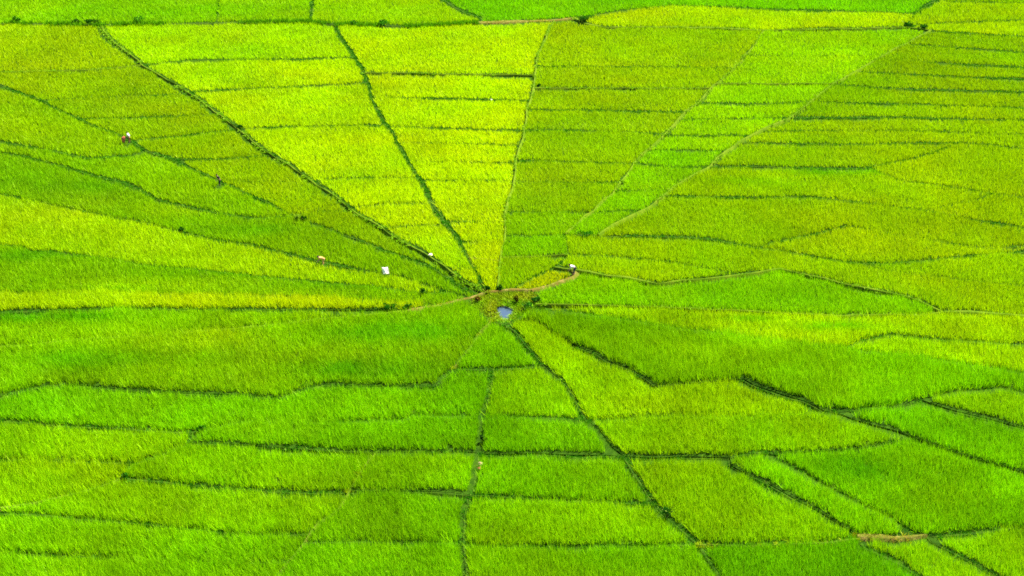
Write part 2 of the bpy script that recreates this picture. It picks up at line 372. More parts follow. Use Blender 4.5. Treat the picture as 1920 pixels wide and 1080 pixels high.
M_GROUND = soil_mat('open_ground', (0.10,0.22,0.008), (0.17,0.30,0.01), 0.05, 0.9)
RZ = {'grass': 0.10, 'weed': 0.25, 'pale': 0.33, 'dry': 0.24, 'dirt': 0.25}; RW = {'grass': 0.6, 'weed': 1.0, 'pale': 0.55, 'dry': 0.55, 'dirt': 0.9}
OFF = {'grass': 0.1, 'weed': 0.3, 'pale': 0.22, 'dry': 0.3, 'dirt': 0.0}
M_RIDGE = {
 'grass': soil_mat('ridge_grassed', (0.015,0.045,0.002), (0.035,0.075,0.004), 1.1, 0.95),
 'weed':  soil_mat('ridge_weedy', (0.015,0.04,0.002), (0.035,0.065,0.005), 0.9, 0.95),
 'pale':  soil_mat('ridge_pale_grass', (0.05,0.10,0.002), (0.085,0.13,0.005), 1.0, 0.95),
 'dry':   soil_mat('ridge_dry_grass', (0.035,0.075,0.003), (0.075,0.095,0.008), 1.0, 0.95),
 'dirt':  soil_mat('ridge_bare_earth', (0.11,0.075,0.014), (0.16,0.12,0.03), 1.6, 0.95, (0.07,0.085,0.007)),
}
# ------------------------------------------------------------------ ground
g = poly_mesh('ground', [(-3000,-400,-0.25),(3000,-400,-0.25),(3000,5000,-0.25),(-3000,5000,-0.25)], [(0,1,2,3)], M_GROUND)
tag(g, kind='structure')
# ------------------------------------------------------------------ plots
lines, nodes, edges, faces = build_graph()
NW = wob([ground(*p) for p in nodes])
def densify(poly, closed=True, step=1.1):
    out = []; n = len(poly)
    for i in range(n if closed else n-1):
        a, b = np.array(poly[i]), np.array(poly[(i+1) % n]); k = max(1, int(np.hypot(*(b-a))/step))
        for q in range(k): out.append(a+(b-a)*q/k)
    if not closed: out.append(np.array(poly[-1]))
    return np.array(out)
G0 = np.array([ground(*p) for p in nodes])
def inside(poly, X, Y):
    r = np.zeros(X.shape, bool); n = len(poly)
    for i in range(n):
        a, b = poly[i], poly[(i+1) % n]
        if a[1] == b[1]: continue
        r ^= ((a[1] > Y) != (b[1] > Y)) & (X < (b[0]-a[0])*(Y-a[1])/(b[1]-a[1])+a[0])
    return r
# (x, y) on the photograph, crop colour, crop height, height of the terrace, label
def S(x, y, c, label, h=0.66, dz=0.0, patch=None): return (x, y, c, label, h*(1.0 if y < 600 else 1.22), dz, patch)
ORD = ['first','second','third','fourth','fifth','sixth','seventh','eighth','ninth','tenth']
SEEDS = []
def wedge(pts, text, h=0.6):
    for i, (x, y, c) in enumerate(pts):
        SEEDS.append(S(x, y, c, text % ORD[i], h))
OL = (152,196,12)
wedge([(80,85,(160,202,12)),(150,155,OL),(250,200,OL),(305,235,OL),(385,272,OL),(464,316,OL),(550,365,OL),(650,420,(140,190,12))],
      'olive green rice plot, %s from the far end of the wedge beside left lime wedge')
LM = (184,226,0)
wedge([(430,77,(174,224,0)),(489,136,LM),(554,198,LM),(633,282,LM),(709,357,LM),(753,402,(186,226,0)),(815,456,(182,224,0)),(878,517,(194,226,0))],
      'lime yellow rice plot, %s from the far end of the left lime wedge')
L3 = (190,228,0)
wedge([(842,89,(190,228,0)),(847,161,L3),(852,211,L3),(859,255,L3),(864,285,L3),(873,319,L3),(882,374,L3),(897,433,L3),(908,467,(197,228,0)),(914,510,(196,226,0))],
      'lime yellow rice plot, %s from the far end of the middle lime wedge')
O4 = (157,202,8)
wedge([(1209,86,(162,206,10)),(1180,144,O4),(1158,185,O4),(1128,225,O4),(1100,272,O4),(1071,320,O4),(1048,366,(150,200,8)),(1016,417,(143,198,5)),(1000,459,(138,200,5)),(981,503,(150,200,8))],
      'olive rice plot, %s from the far end of the wedge beside middle lime wedge')
G5 = (163,217,0)
wedge([(1564,77,(160,218,0)),(1492,129,G5),(1432,175,G5),(1394,207,G5),(1353,237,G5),(1310,266,G5),(1276,294,(148,214,2)),(1232,331,(150,210,2)),(1182,374,(146,210,2)),(1126,416,(142,208,2))],
      'vivid green rice plot, %s from the far end of the narrow slanting wedge')
O6 = (147,194,12)
wedge([(1880,75,O6),(1871,109,O6),(1839,132,O6),(1811,157,O6),(1811,183,O6),(1773,209,(152,198,8)),(1787,235,(155,200,8)),(1771,257,(157,201,6))],
      'thin olive rice strip, %s down from the far corner at the right edge')
SEEDS += [
 S(123,15,(142,206,5),'green rice plot at the far left corner above the weedy ridge'),
 S(499,18,(152,208,2),'green rice plot between two short ridges along the far edge'),
 S(712,22,(165,214,0),'light green rice plot on the far edge before the dark curved ridge'),
 S(1202,6,(128,206,5),'deep green rice plot along the far edge beyond the dark curved ridge'),
 S(1400,35,(182,222,0),'thin yellow rice wedge on the far edge above the vivid green wedge'),
 S(1850,21,(162,206,2),'yellow green rice plot at the far corner above the olive strips'),
 S(1634,-65,(150,205,2),'rice plot just beyond the far edge'), S(1945,-43,(150,205,2),'rice plot beyond the far right corner'),
 S(1544,289,(157,202,6),'long tapering olive rice plot below the thin strips at the right'),
 S(1903,325,(159,201,5),'olive rice plot at the right edge below the thin strips'),
 S(1541,349,(159,203,4),'large olive rice plot whose near ridge starts at the slanting wedge', 0.66, 0.0, [(1580,322,90,7,(115,188,2)),(1400,340,80,8,(140,200,4))]),
 S(1900,400,(159,202,5),'small olive rice plot at the right edge with a slanting pale ridge'),
 S(1400,410,(153,199,5),'broad olive rice plot right of the vivid wedge tip'),
 S(1679,462,(162,205,5),'yellowish triangular rice plot pointing towards the hub on the right'),
 S(1300,470,(157,203,4),'long rice plot beyond the white-shirted worker reaching the right edge'),
 S(1860,503,(155,208,2),'green rice plot at the right edge below the triangular plot'),
 S(1200,503,(160,206,4),'slim rice plot directly behind the ridge of the white-shirted worker'),
 S(1023,521,(178,206,12),'patch of dry yellow grass beside the hub pond path', 0.5),
 S(1376,552,(142,208,2),'vivid green lens-shaped rice plot right of the hub', 0.7),
 S(1500,615,(158,213,0),'long lime rice strip in front of the lens-shaped plot on the right', 0.66, 0.0, [(1560,614,90,8,(125,198,2)),(1400,600,60,5,(130,200,2))]),
 S(1879,668,(150,209,0),'lime rice plot in the right edge bend below the lime strip'),
 S(1497,685,(120,192,0),'large deep green rice plot standing above the dark bank on the right', 0.82, 0.2, (1300,645,260,38,(142,205,0))),
 S(10,218,(147,198,12),'olive rice plot at the left edge beside the worker in white shirt'),
 S(251,328,(142,197,10),'green rice plot around the worker in dark clothes on the left', 0.68),
 S(287,390,(134,191,8),'deep green rice plot above the lime band on the left', 0.7, 0.0, [(120,350,120,14,(112,180,8)),(470,432,90,10,(112,182,8)),(330,395,70,10,(145,196,5))]),
 S(207,445,(168,215,0),'bright lime band of rice running from the left edge to the hub'),
 S(206,517,(140,197,5),'green rice plot between the lime band and the golden strip', 0.66, 0.0, [(60,478,120,12,(105,178,4)),(430,512,150,9,(108,182,4)),(640,535,90,8,(112,184,4)),(250,535,160,8,(150,204,2))]),
 S(237,562,(182,218,0),'golden yellow strip of taller rice at the left edge', 0.85, 0.1),
 S(165,608,(128,192,4),'dark green rice wedge under the golden strip at the left', 0.68, 0.0, [(60,596,200,10,(98,178,6)),(420,600,120,7,(145,203,0))]),
 S(406,672,(126,191,5),'very large green rice plot in front of the hub on the left', 0.66, 0.12, [(380,640,110,20,(160,210,0)),(760,625,150,22,(100,178,4)),(690,695,130,16,(98,178,2)),(180,680,160,18,(112,186,4)),(330,700,120,15,(140,200,0))]),
 S(935,655,(116,191,5),'small triangular green rice plot directly in front of the pond'),
 S(1150,735,(142,205,0),'yellow green rice wedge between two dark spokes in front of the pond'),
 S(997,740,(136,201,0),'four-sided green rice plot just below the triangular one at the pond'),
 S(1019,817,(114,190,4),'green rice plot, second below the triangular one at the pond', 0.66, 0.12),
 S(1049,893,(120,191,4),'green rice plot, third below the triangular one at the pond', 0.66),
 S(1068,979,(132,197,0),'green rice plot, fourth below the triangular one at the pond', 0.66),
 S(1129,1060,(122,192,0),'green rice plot at the bottom edge between two near spokes', 0.66),
 S(433,759,(120,196,0),'wide green rice band below the very large left plot', 0.66),
 S(669,815,(116,191,0),'green rice plot, second row left of the near spoke', 0.66, 0.15),
 S(789,887,(126,192,4),'small green rice plot, third row left of the near spoke', 0.66, 0.15),
 S(745,972,(119,190,4),'green rice plot, fourth row left of the near spoke', 0.66),
 S(682,1060,(120,196,0),'green rice plot at the bottom edge left of the near spoke', 0.66),
 S(473,876,(127,196,0),'green rice plot left of the dry slanting ridge, upper one', 0.66),
 S(362,950,(131,197,0),'green rice plot left of the dry slanting ridge, lower one', 0.66),
 S(174,1009,(126,195,0),'green rice plot second from the bottom at the left edge', 0.66),
 S(149,1070,(126,195,0),'green rice plot in the bottom left corner', 0.66),
 S(65,826,(131,196,0),'green rice plot at the left edge with a stepped right end', 0.66),
 S(5,904,(138,197,0),'yellowish green rice plot at the left edge narrowing towards the camera', 0.66),
 S(1393,813,(132,197,0),'long green rice plot in front of the dark bank on the right', 0.66, 0.12),
 S(1872,832,(116,191,4),'green rice plot between two dark slanting ridges at the right edge', 0.66, 0.2),
 S(1900,770,(131,198,4),'green rice plot at the right edge above the upper slanting ridge', 0.66, 0.35),
 S(1801,923,(118,191,4),'large green rice plot below the slanting ridges at the right edge', 0.66, 0.0, [(1600,880,80,22,(98,178,2)),(1760,930,120,20,(138,201,0))]),
 S(1539,931,(125,196,0),'narrow slanting green rice strip between two ridges near the bare earth', 0.66, 0.12),
 S(1365,942,(137,201,0),'light green rice plot right of the long near spoke', 0.66),
 S(1480,1060,(110,186,2),'deep green rice plot at the bottom edge below the light green plot', 0.68),
 S(1720,1040,(140,200,2),'narrow light green rice plot at the bottom edge below the bare earth', 0.62),
 S(1870,1040,(142,206,0),'light green rice plot in the bottom right corner', 0.62),
]
E2F = {}
for fi, f in enumerate(faces):
    for i in range(len(f)):
        a, b = f[i], f[(i+1) % len(f)]; E2F.setdefault((min(a,b),max(a,b)), []).append(fi)
face_z = {}; hub_face = None
seed_of = {}
for fi, f in enumerate(faces):
    P = [nodes[n] for n in f]
    for s in SEEDS:
        if inside(P, np.array([float(s[0])]), np.array([float(s[1])]))[0]: seed_of.setdefault(fi, s)
    if inside(P, np.array([945.0]), np.array([575.0]))[0]: hub_face = fi
used = set(id(s) for s in seed_of.values())
for s in SEEDS:
    if id(s) not in used: print('seed unused', s[:2], s[3])
ALB = 0.66
def seg_dist(X, Y, a, b):
    vx, vy = b[0]-a[0], b[1]-a[1]; l2 = vx*vx+vy*vy+1e-12
    t = np.clip(((X-a[0])*vx+(Y-a[1])*vy)/l2, 0, 1)
    return np.hypot(X-a[0]-t*vx, Y-a[1]-t*vy)
def px_of(X, Y, z=RIDGE_Z):
    t_ = math.radians(PITCH); c, s = math.cos(t_), math.sin(t_)
    dep = Y*c-(z-CAM_H)*s; up = Y*s+(z-CAM_H)*c
    return 960+FPX*X/dep, 540-FPX*up/dep
def blades(X, Y, Z, H, W, lean, n, col, vary=0.10, yellow=0.05, wind=False):
    """n leaf blades for every plant foot (X, Y, Z)"""
    m = len(X)*n; X, Y, Z, H = (np.repeat(q, n) for q in (X, Y, Z, H)); W = np.repeat(W, n) if np.ndim(W) else W
    col = np.repeat(col, n, axis=0)
    ph = rng.uniform(0, 2*np.pi, m); ln = np.abs(rng.normal(0, 1, m))*lean + 0.03
    hh = H*rng.uniform(0.72, 1.1, m); ww = W*rng.uniform(0.7, 1.3, m)*0.5
    r = rng.uniform(0, 0.09, m)
    bx, by = X+r*np.cos(ph), Y+r*np.sin(ph)
    tw = ph+np.pi/2+rng.uniform(-0.9, 0.9, m); cx, cy = np.cos(tw)*ww, np.sin(tw)*ww
    lx, ly = np.cos(ph)*ln, np.sin(ph)*ln
    if wind: wx_, wy_ = X+cen[0], Y+cen[1]; lx, ly = lx+0.07*vnoise(wx_,wy_,5,91)+0.05*vnoise(wx_,wy_,1.8,92), ly+0.1*vnoise(wx_,wy_,6,93)+0.05*vnoise(wx_,wy_,1.8,94)
    V = np.empty((m,3,3), np.float32)
    V[:,0,0], V[:,0,1], V[:,0,2] = bx-cx, by-cy, Z
    V[:,1,0], V[:,1,1], V[:,1,2] = bx+cx, by+cy, Z
    V[:,2,0], V[:,2,1], V[:,2,2] = bx+lx, by+ly, Z+hh
    c = col*(1+rng.normal(0, vary, (m,1))).clip(0.55, 1.5)
    c[:,0] *= (1+rng.normal(0.0, yellow, m)).clip(0.6, 1.5)
    return V, c.clip(0.0005, 0.85)
STEADY = ('spoke_a', 'spoke_b', 'near_spoke_a', 'near_spoke_b', 'right_d_bank', 'near_cross_c_right', 'far_curve')
# crop trodden down where people work: (x, y on the photograph, radius in metres)
TRODDEN = [(412,353,0.75), (243,273,0.7)]
total = 0
area_total = 0
for fi, f in enumerate(faces):
    poly = wob(densify(G0[f])); lo, hi = poly.min(0), poly.max(0)
    x, y = poly[:,0], poly[:,1]; xn, yn = np.roll(x,-1), np.roll(y,-1); A = (x*yn-xn*y).sum()/2
    if fi == hub_face or abs(A) < 4: continue
    A0 = sum(G0[f[i]][0]*G0[f[(i+1)%len(f)]][1]-G0[f[(i+1)%len(f)]][0]*G0[f[i]][1] for i in range(len(f)))
    s = seed_of.get(fi)
    cen = poly.mean(0)
    if s is None:
        pc = px_of(*cen)
        print('face without seed', fi, [round(float(q)) for q in pc], round(abs(A))); 
        s = S(0,0,(140,200,5),None)
    _, _, c8, label, h, dz, patch = s
    face_z[fi] = dz; area_total += abs(A)
    root = empty('rice_plot', (cen[0], cen[1], dz))
    if label is None: label = 'small green rice plot beyond the edge of the picture'
    tag(root, label, 'rice plot', 'rice plots of the web')
    # soil: a low terrace, drawn in a little from the ridge lines
    nx, ny = (yn-np.roll(y,1)), -(xn-np.roll(x,1)); l = np.hypot(nx, ny)+1e-9; sg = -1 if A > 0 else 1
    ins = 0.1
    sp = poly + sg*ins*np.stack([nx/l, ny/l], 1)
    n = len(sp); vs_ = [(p[0]-cen[0], p[1]-cen[1], 0.02) for p in sp] + [(p[0]-cen[0], p[1]-cen[1], -0.5-dz) for p in poly]
    fc = [tuple(range(n)) if A > 0 else tuple(range(n-1,-1,-1))] + [((i+1)%n, i, n+i, n+(i+1)%n) if A > 0 else (i, (i+1)%n, n+(i+1)%n, n+i) for i in range(n)]
    poly_mesh('soil', vs_, fc, M_SOIL, root)
    # plants
    d = math.hypot(float(np.clip(cen[0],-60,60)), cen[1], CAM_H)
    sp_ = 0.185*(d/112)**0.78
    gx, gy = np.meshgrid(np.arange(lo[0], hi[0], sp_), np.arange(lo[1], hi[1], sp_)); gx, gy = gx.ravel(), gy.ravel()
    k = inside(poly, gx, gy); gx, gy = gx[k], gy[k]
    gx = gx+rng.uniform(-.5,.5,len(gx))*sp_; gy = gy+rng.uniform(-.5,.5,len(gy))*sp_
    keep = np.ones(len(gx), bool)
    wn = vnoise(gx, gy, 0.7, 21)*0.35 + vnoise(gx, gy, 3.0, 22)*0.45 + vnoise(gx, gy, 8.0, 23)*0.55
    for i in range(len(f)):
        a, b = f[i], f[(i+1) % len(f)]; li = edges[(min(a,b),max(a,b))]; tx = abs(G0[b][0]-G0[a][0])/(math.hypot(*(G0[b]-G0[a]))+1e-9); gap = lines[li][1]*(0.45+0.75*tx)*(1.2 if d > 165 else 1.0)
        ev = G0[b]-G0[a]; inn = np.array([-ev[1], ev[0]])*(1 if A0 > 0 else -1); beyond = inn @ np.array([0.35, 0.94]) > 0
        gap *= 0.3 if beyond else 0.7
        sub = wob(densify([G0[a], G0[b]], False, 2.0))
        m = (gx > min(sub[:,0].min(), 1e9)-2) & (gx < sub[:,0].max()+2) & (gy > sub[:,1].min()-2) & (gy < sub[:,1].max()+2) & keep
        if not m.any(): continue
        w = np.where(m)[0]; dd = np.full(len(w), 1e9)
        for q in range(len(sub)-1): dd = np.minimum(dd, seg_dist(gx[w], gy[w], sub[q], sub[q+1]))
        keep[w[dd < gap*(1+wn[w]*(0.45 if lines[li][0] in STEADY else 1.0))]] = False
    for tx_, ty_, tr_ in TRODDEN: qx, qy = ground(tx_, ty_, 0.0); keep &= ((gx-qx)/tr_)**2+((gy-qy)/(tr_*1.5))**2 > 1+0.5*wn
    ux, uy = px_of(gx, gy); far_out = (ux < -40) | (ux > 1960) | (uy < -25) | (uy > 1115)
    keep &= rng.uniform(0,1,len(gx)) > np.where(far_out, 0.7, np.where((vnoise(gx,gy,0.45,24) < -0.66) & (s[1] > 590), 0.6, 0.02))
    gx, gy, far_out = gx[keep], gy[keep], far_out[keep]
    if not len(gx): continue
    base = np.tile(lin(c8)*ALB*(1.13 if s[1] > 590 else 1.06 if c8[1] < 207 else 1.03)*(0.9 if s[1] < 0 else 1.0), (len(gx),1)); base[:,0] *= RED_NEAR if s[1] > 590 else RED_FAR; base[:,2] = 0.0008
    if patch:
        for q in (patch if isinstance(patch, list) else [patch]):     # riper or greener areas of the crop, uneven at their rims
            qx, qy = ground(q[0], q[1]); rx = abs(ground(q[0]+q[2], q[1])[0]-qx); ry = abs(ground(q[0], q[1]+q[3])[1]-qy)
            e = np.exp(-((gx-qx)/rx)**2-((gy-qy)/ry)**2+0.5*vnoise(gx,gy,2.5,95)+0.3*vnoise(gx,gy,0.9,96)).clip(0,1)[:,None]
            base = base*(1-e)+lin(q[4])*ALB*1.08*np.array([1.08,1,1])*e
        base[:,2] = 0.0008
    n1 = vnoise(gx,gy,9,31)*0.6+vnoise(gx,gy,3.2,32)*0.5+vnoise(gx,gy,1.1,33)*0.3
    n2 = vnoise(gx,gy,14,34)*0.6+vnoise(gx,gy,4.5,35)*0.5
    amp = 0.25 if s[1] > 590 else 0.13; hill = rng.normal(0, 0.11 if s[1] > 590 else 0.065, len(gx))
    base[:,1] *= (1+amp*n1)*(1+hill).clip(0.6,1.4); base[:,0] *= (1+amp*n1)*(1+0.16*n2)*(1+hill).clip(0.6,1.4)
    H = h*(1+0.10*vnoise(gx,gy,2.2,41)+0.07*vnoise(gx,gy,7,42)+rng.normal(0,0.08,len(gx)))
    V, c = blades(gx-cen[0], gy-cen[1], np.full(len(gx), 0.0), H, 0.048*(d/112)**0.8*np.where(far_out, 1.8, 1.0), 0.24*h/0.62, 7, base, wind=True)
    o = tri_mesh('rice_plants', V, M_RICE, root, c); tag(o, kind='stuff')
    total += len(V)
print('plots', len(face_z), 'blades', total, 'area', round(area_total))
# ------------------------------------------------------------------ ridges (bunds) between the plots
WEED_COL = {'grass': (58,138,3), 'weed': (100,172,14), 'pale': (125,185,20), 'dry': (160,190,15), 'dirt': (160,170,20)}  # ridge grass; its dark green also paints in the shade at the rice bases
WEED_N = {'grass': (11.0, 0.2), 'weed': (14.0, 0.7), 'pale': (9.0, 0.17), 'dry': (9.0, 0.2), 'dirt': (10.0, 0.2)}
weed_total = 0
for li, (name, gap, rw, key, pts) in enumerate(lines):
    if key is None: continue
    adj = {}; mine = [e for e in edges if edges[e] == li]
    for a, b in mine: adj.setdefault(a, []).append(b); adj.setdefault(b, []).append(a)
    left = set(mine); chains = []
    while left:
        ends = [n for n in adj if len([m for m in adj[n] if (min(n,m),max(n,m)) in left]) == 1]
        cur = ends[0] if ends else next(iter(left))[0]; ch = [cur]
        while True:
            nx = [m for m in adj[cur] if (min(cur,m),max(cur,m)) in left]
            if not nx: break
            left.discard((min(cur,nx[0]),max(cur,nx[0]))); cur = nx[0]; ch.append(cur)
        chains.append(ch)
    verts, fcs, cl = [], [], []
    zj = random.uniform(-0.03, 0.03)
    for ch in chains:
        C = wob(densify(G0[ch], False, 0.9)); T = np.gradient(C, axis=0) if len(C) > 1 else None
        if T is None: continue
        T /= (np.hypot(T[:,0],T[:,1])[:,None]+1e-9); N = np.stack([-T[:,1], T[:,0]], 1)
        zb = np.mean([min(face_z.get(q, 0.0) for q in E2F.get((min(a,b),max(a,b)), [0])) for a, b in zip(ch[:-1], ch[1:])])
        side = np.where((N@np.array([-0.45,-0.9])) > 0, 1.0, -1.0)[:,None]
        tx = np.abs(T[:,:1]); C = C+N*side*gap*(0.45+0.75*tx)*OFF[key]
        s0 = len(verts)
        for i, (p, nn) in enumerate(zip(C, N)):
            w = rw*RW[key]*max(0.15, 1+0.5*float(vnoise(p[0],p[1],1.6,51))+0.4*float(vnoise(p[0],p[1],6,53))); zt = zb+RZ[key]+zj+0.07*float(vnoise(p[0],p[1],2.1,52))+0.08*float(vnoise(p[0],p[1],5.3,54))
            for off, z in ((-w/2-0.2, -0.24), (-w/2, zt-0.03), (-w*0.15, zt+0.03), (w/2, zt-0.02), (w/2+0.2, -0.24)):
                verts.append((p[0]+nn[0]*off, p[1]+nn[1]*off, z))
            cl.append((p[0], p[1], zt, w))
        for i in range(len(C)-1):
            for q in range(4):
                a = s0+i*5+q; fcs.append((a, a+5, a+6, a+1))
    if not fcs: continue
    o = poly_mesh('field_ridge', verts, fcs, M_RIDGE[key], None, True); tag(o, kind='structure')
    cl = np.array(cl); dens, hh = WEED_N[key]
    m = int(len(cl)*dens*2.2)
    ii = rng.integers(0, len(cl), m); P = cl[ii]
    sel = vnoise(P[:,0],P[:,1],1.9,61)+0.6*vnoise(P[:,0],P[:,1],6,62) > {'weed': -0.1, 'grass': -0.6}.get(key, -0.05)
    P = P[sel]
    if not len(P): continue
    spread = np.full(len(P), {'weed': 0.8, 'grass': max(0.3, gap*0.45)}.get(key, max(0.25, gap*0.35)))
    wx, wy = P[:,0]+rng.normal(0,1,len(P))*spread*0.6, P[:,1]+rng.normal(0,1,len(P))*spread*0.6
    d = np.hypot(wy, CAM_H)
    wc = np.tile(lin(WEED_COL[key])*0.55, (len(P),1)); wc[:,2] = np.maximum(wc[:,2]*0.5, 0.002)
    V, c = blades(wx, wy, np.where(rng.random(len(P)) < 0.5, P[:,2]-0.08, 0.0), hh*rng.uniform(0.5,1.3,len(P)), 0.07*(d/112), 0.16, 5, wc, 0.25)
    w = tri_mesh('ridge_grass', V, M_WEED, o, c); tag(w, kind='stuff'); weed_total += len(V)
print('weeds', weed_total)
# ------------------------------------------------------------------ hub and pond
hp = wob(densify(G0[faces[hub_face]])); hc = hp.mean(0)
n = len(hp)
hv = [(p[0], p[1], -0.02) for p in hp]
pond = [ground(*p, z=-0.0) for p in [(928,577),(936,575),(946,574),(957,576),(966,580),(960,587),(953,594),(946,599),(941,594),(935,586)]]
pond = densify(pond, True, 0.5); pond = pond + 0.12*np.stack([vnoise(pond[:,0],pond[:,1],0.7,71), vnoise(pond[:,0],pond[:,1],0.7,72)],1)
pc = pond.mean(0)
M_HUB = soil_mat('hub_bank_earth', (0.035,0.06,0.004), (0.09,0.07,0.018), 1.8, 0.95, (0.05,0.065,0.006))
# hub bank: a ring between the outer ridge and the water's edge, falling to the pond
ov = [(p[0], p[1], 0.06) for p in hp]
m_ = len(pond); bm = bmesh.new()
outer = [bm.verts.new(v) for v in ov]; inner = [bm.verts.new((p[0], p[1], -0.16)) for p in pond]
eo = [bm.edges.new((outer[i], outer[(i+1)%n])) for i in range(n)]; ei = [bm.edges.new((inner[i], inner[(i+1)%m_])) for i in range(m_)]
bmesh.ops.triangle_fill(bm, use_beauty=True, edges=eo+ei)
me = D.meshes.new('hub_bank'); bm.to_mesh(me); bm.free(); me.materials.append(M_HUB)
hub = link(D.objects.new('hub_bank', me)); tag(hub, kind='structure')
mw, nw, ow = new_mat('pond_water')
pb = nw.nodes.new('ShaderNodeBsdfPrincipled'); pb.inputs['Base Color'].default_value = (0.03,0.05,0.075,1); pb.inputs['Roughness'].default_value = 0.04; pb.inputs['IOR'].default_value = 1.33; pb.inputs['Specular IOR Level'].default_value = 1.0
nz = nw.nodes.new('ShaderNodeTexNoise'); nz.inputs['Scale'].default_value = 3.0; bpn = nw.nodes.new('ShaderNodeBump'); bpn.inputs['Strength'].default_value = 0.06; bpn.inputs['Distance'].default_value = 0.03
nw.links.new(nz.outputs['Fac'], bpn.inputs['Height']); nw.links.new(bpn.outputs[0], pb.inputs['Normal']); nw.links.new(pb.outputs[0], ow.inputs['Surface'])
big = pc+(pond-pc)*1.15
w = poly_mesh('water', [(p[0], p[1], -0.12) for p in big], [tuple(range(m_))], mw); tag(w, kind='structure')
# short dry and green grass on the hub
X = rng.uniform(hp[:,0].min(), hp[:,0].max(), 2600); Y = rng.uniform(hp[:,1].min(), hp[:,1].max(), 2600)
k = inside(hp, X, Y) & ~inside(pc+(pond-pc)*0.98, X, Y) & ((X-pc[0])**2*0.3+(Y-pc[1])**2*0.1 > 0); X, Y = X[k], Y[k]
t = (vnoise(X,Y,1.5,81)*0.5+0.5)[:,None]; gc = (lin((175,188,25))*t+lin((115,180,8))*(1-t))*0.55
V, c = blades(X, Y, np.full(len(X), 0.0), rng.uniform(0.15,0.4,len(X))*np.where((Y < pc[1]) & (np.abs(X-pc[0]) < 1.0), 0.45, 1.0), 0.09, 0.2, 5, gc, 0.25)
tag(tri_mesh('hub_grass', V, M_WEED, hub, c), kind='stuff')
# ------------------------------------------------------------------ shrubs
def leaf_cloud(n, rx, ry, rz, size, col, cz):
    """leaves in uneven clumps inside an ellipsoid"""
    k = max(5, n//45); cc = rng.normal(0, 1, (k,3)); cc /= np.linalg.norm(cc, axis=1)[:,None]; cc *= rng.uniform(0.35, 0.8, (k,1))
    ci = rng.integers(0, k, n); P = cc[ci]+rng.normal(0, 0.2, (n,3)); P *= (rx, ry, rz); P[:,2] = np.maximum(P[:,2]+cz, 0.03)
    a = rng.normal(0,1,(n,3)); a /= np.linalg.norm(a,axis=1)[:,None]; b = np.cross(a, rng.normal(0,1,(n,3))); b /= np.linalg.norm(b,axis=1)[:,None]
    s = size*rng.uniform(0.6,1.4,(n,1))
    V = np.stack([P-a*s*0.5-b*s*0.3, P-a*s*0.4+b*s*0.35, P+a*s*0.8], 1)
    c = np.tile(lin(col)*0.5, (n,1))*(1+rng.normal(0,0.22,(n,1))).clip(0.5,1.6)*(0.85+0.3*rng.random((k,1)))[ci]; c[:,2] = np.maximum(c[:,2]*0.5,0.002)
    return V, c.clip(0,0.8)
M_STEM = plain_mat('woody_stem', (0.10,0.075,0.03), 0.9)
def tube_mesh(segs):
    vs, fs = [], []
    for (p0, r0), (p1, r1) in segs:
        p0, p1 = Vector(p0), Vector(p1); d = (p1-p0).normalized(); u = d.orthogonal().normalized(); v = d.cross(u); s0 = len(vs)
        for p, r in ((p0, r0), (p1, r1)):
            for q in range(6): an = q*math.pi/3; vs.append(p+(u*math.cos(an)+v*math.sin(an))*r)
        for q in range(6): fs.append((s0+q, s0+(q+1)%6, s0+6+(q+1)%6, s0+6+q))
    return vs, fs
def shrub(px, py, w, h, col, label, n=380, dep=None, z=0.2):
    x, y = ground(px, py, z); o = empty('shrub', (x, y, z)); tag(o, label, 'shrub', 'shrubs along the ridges')
    V, c = leaf_cloud(n, w/2, (dep or w)/2, h*0.5, 0.13*(math.hypot(y, CAM_H)/150), col, h*0.52)
    tag(tri_mesh('foliage', V, M_WEED, o, c), kind='stuff')
    segs = []
    for q in range(6):
        an = random.uniform(0, 6.28); m = Vector((math.cos(an)*w*0.15, math.sin(an)*w*0.15, h*0.35)); e = Vector((math.cos(an)*w*0.34, math.sin(an)*w*0.3, h*0.75))
        segs += [((Vector((0,0,-0.1)), 0.03), (m, 0.02)), ((m, 0.02), (e, 0.008))]
    poly_mesh('stem', *tube_mesh(segs), M_STEM, o)
DG = (38,110,14); MG = (60,140,10)
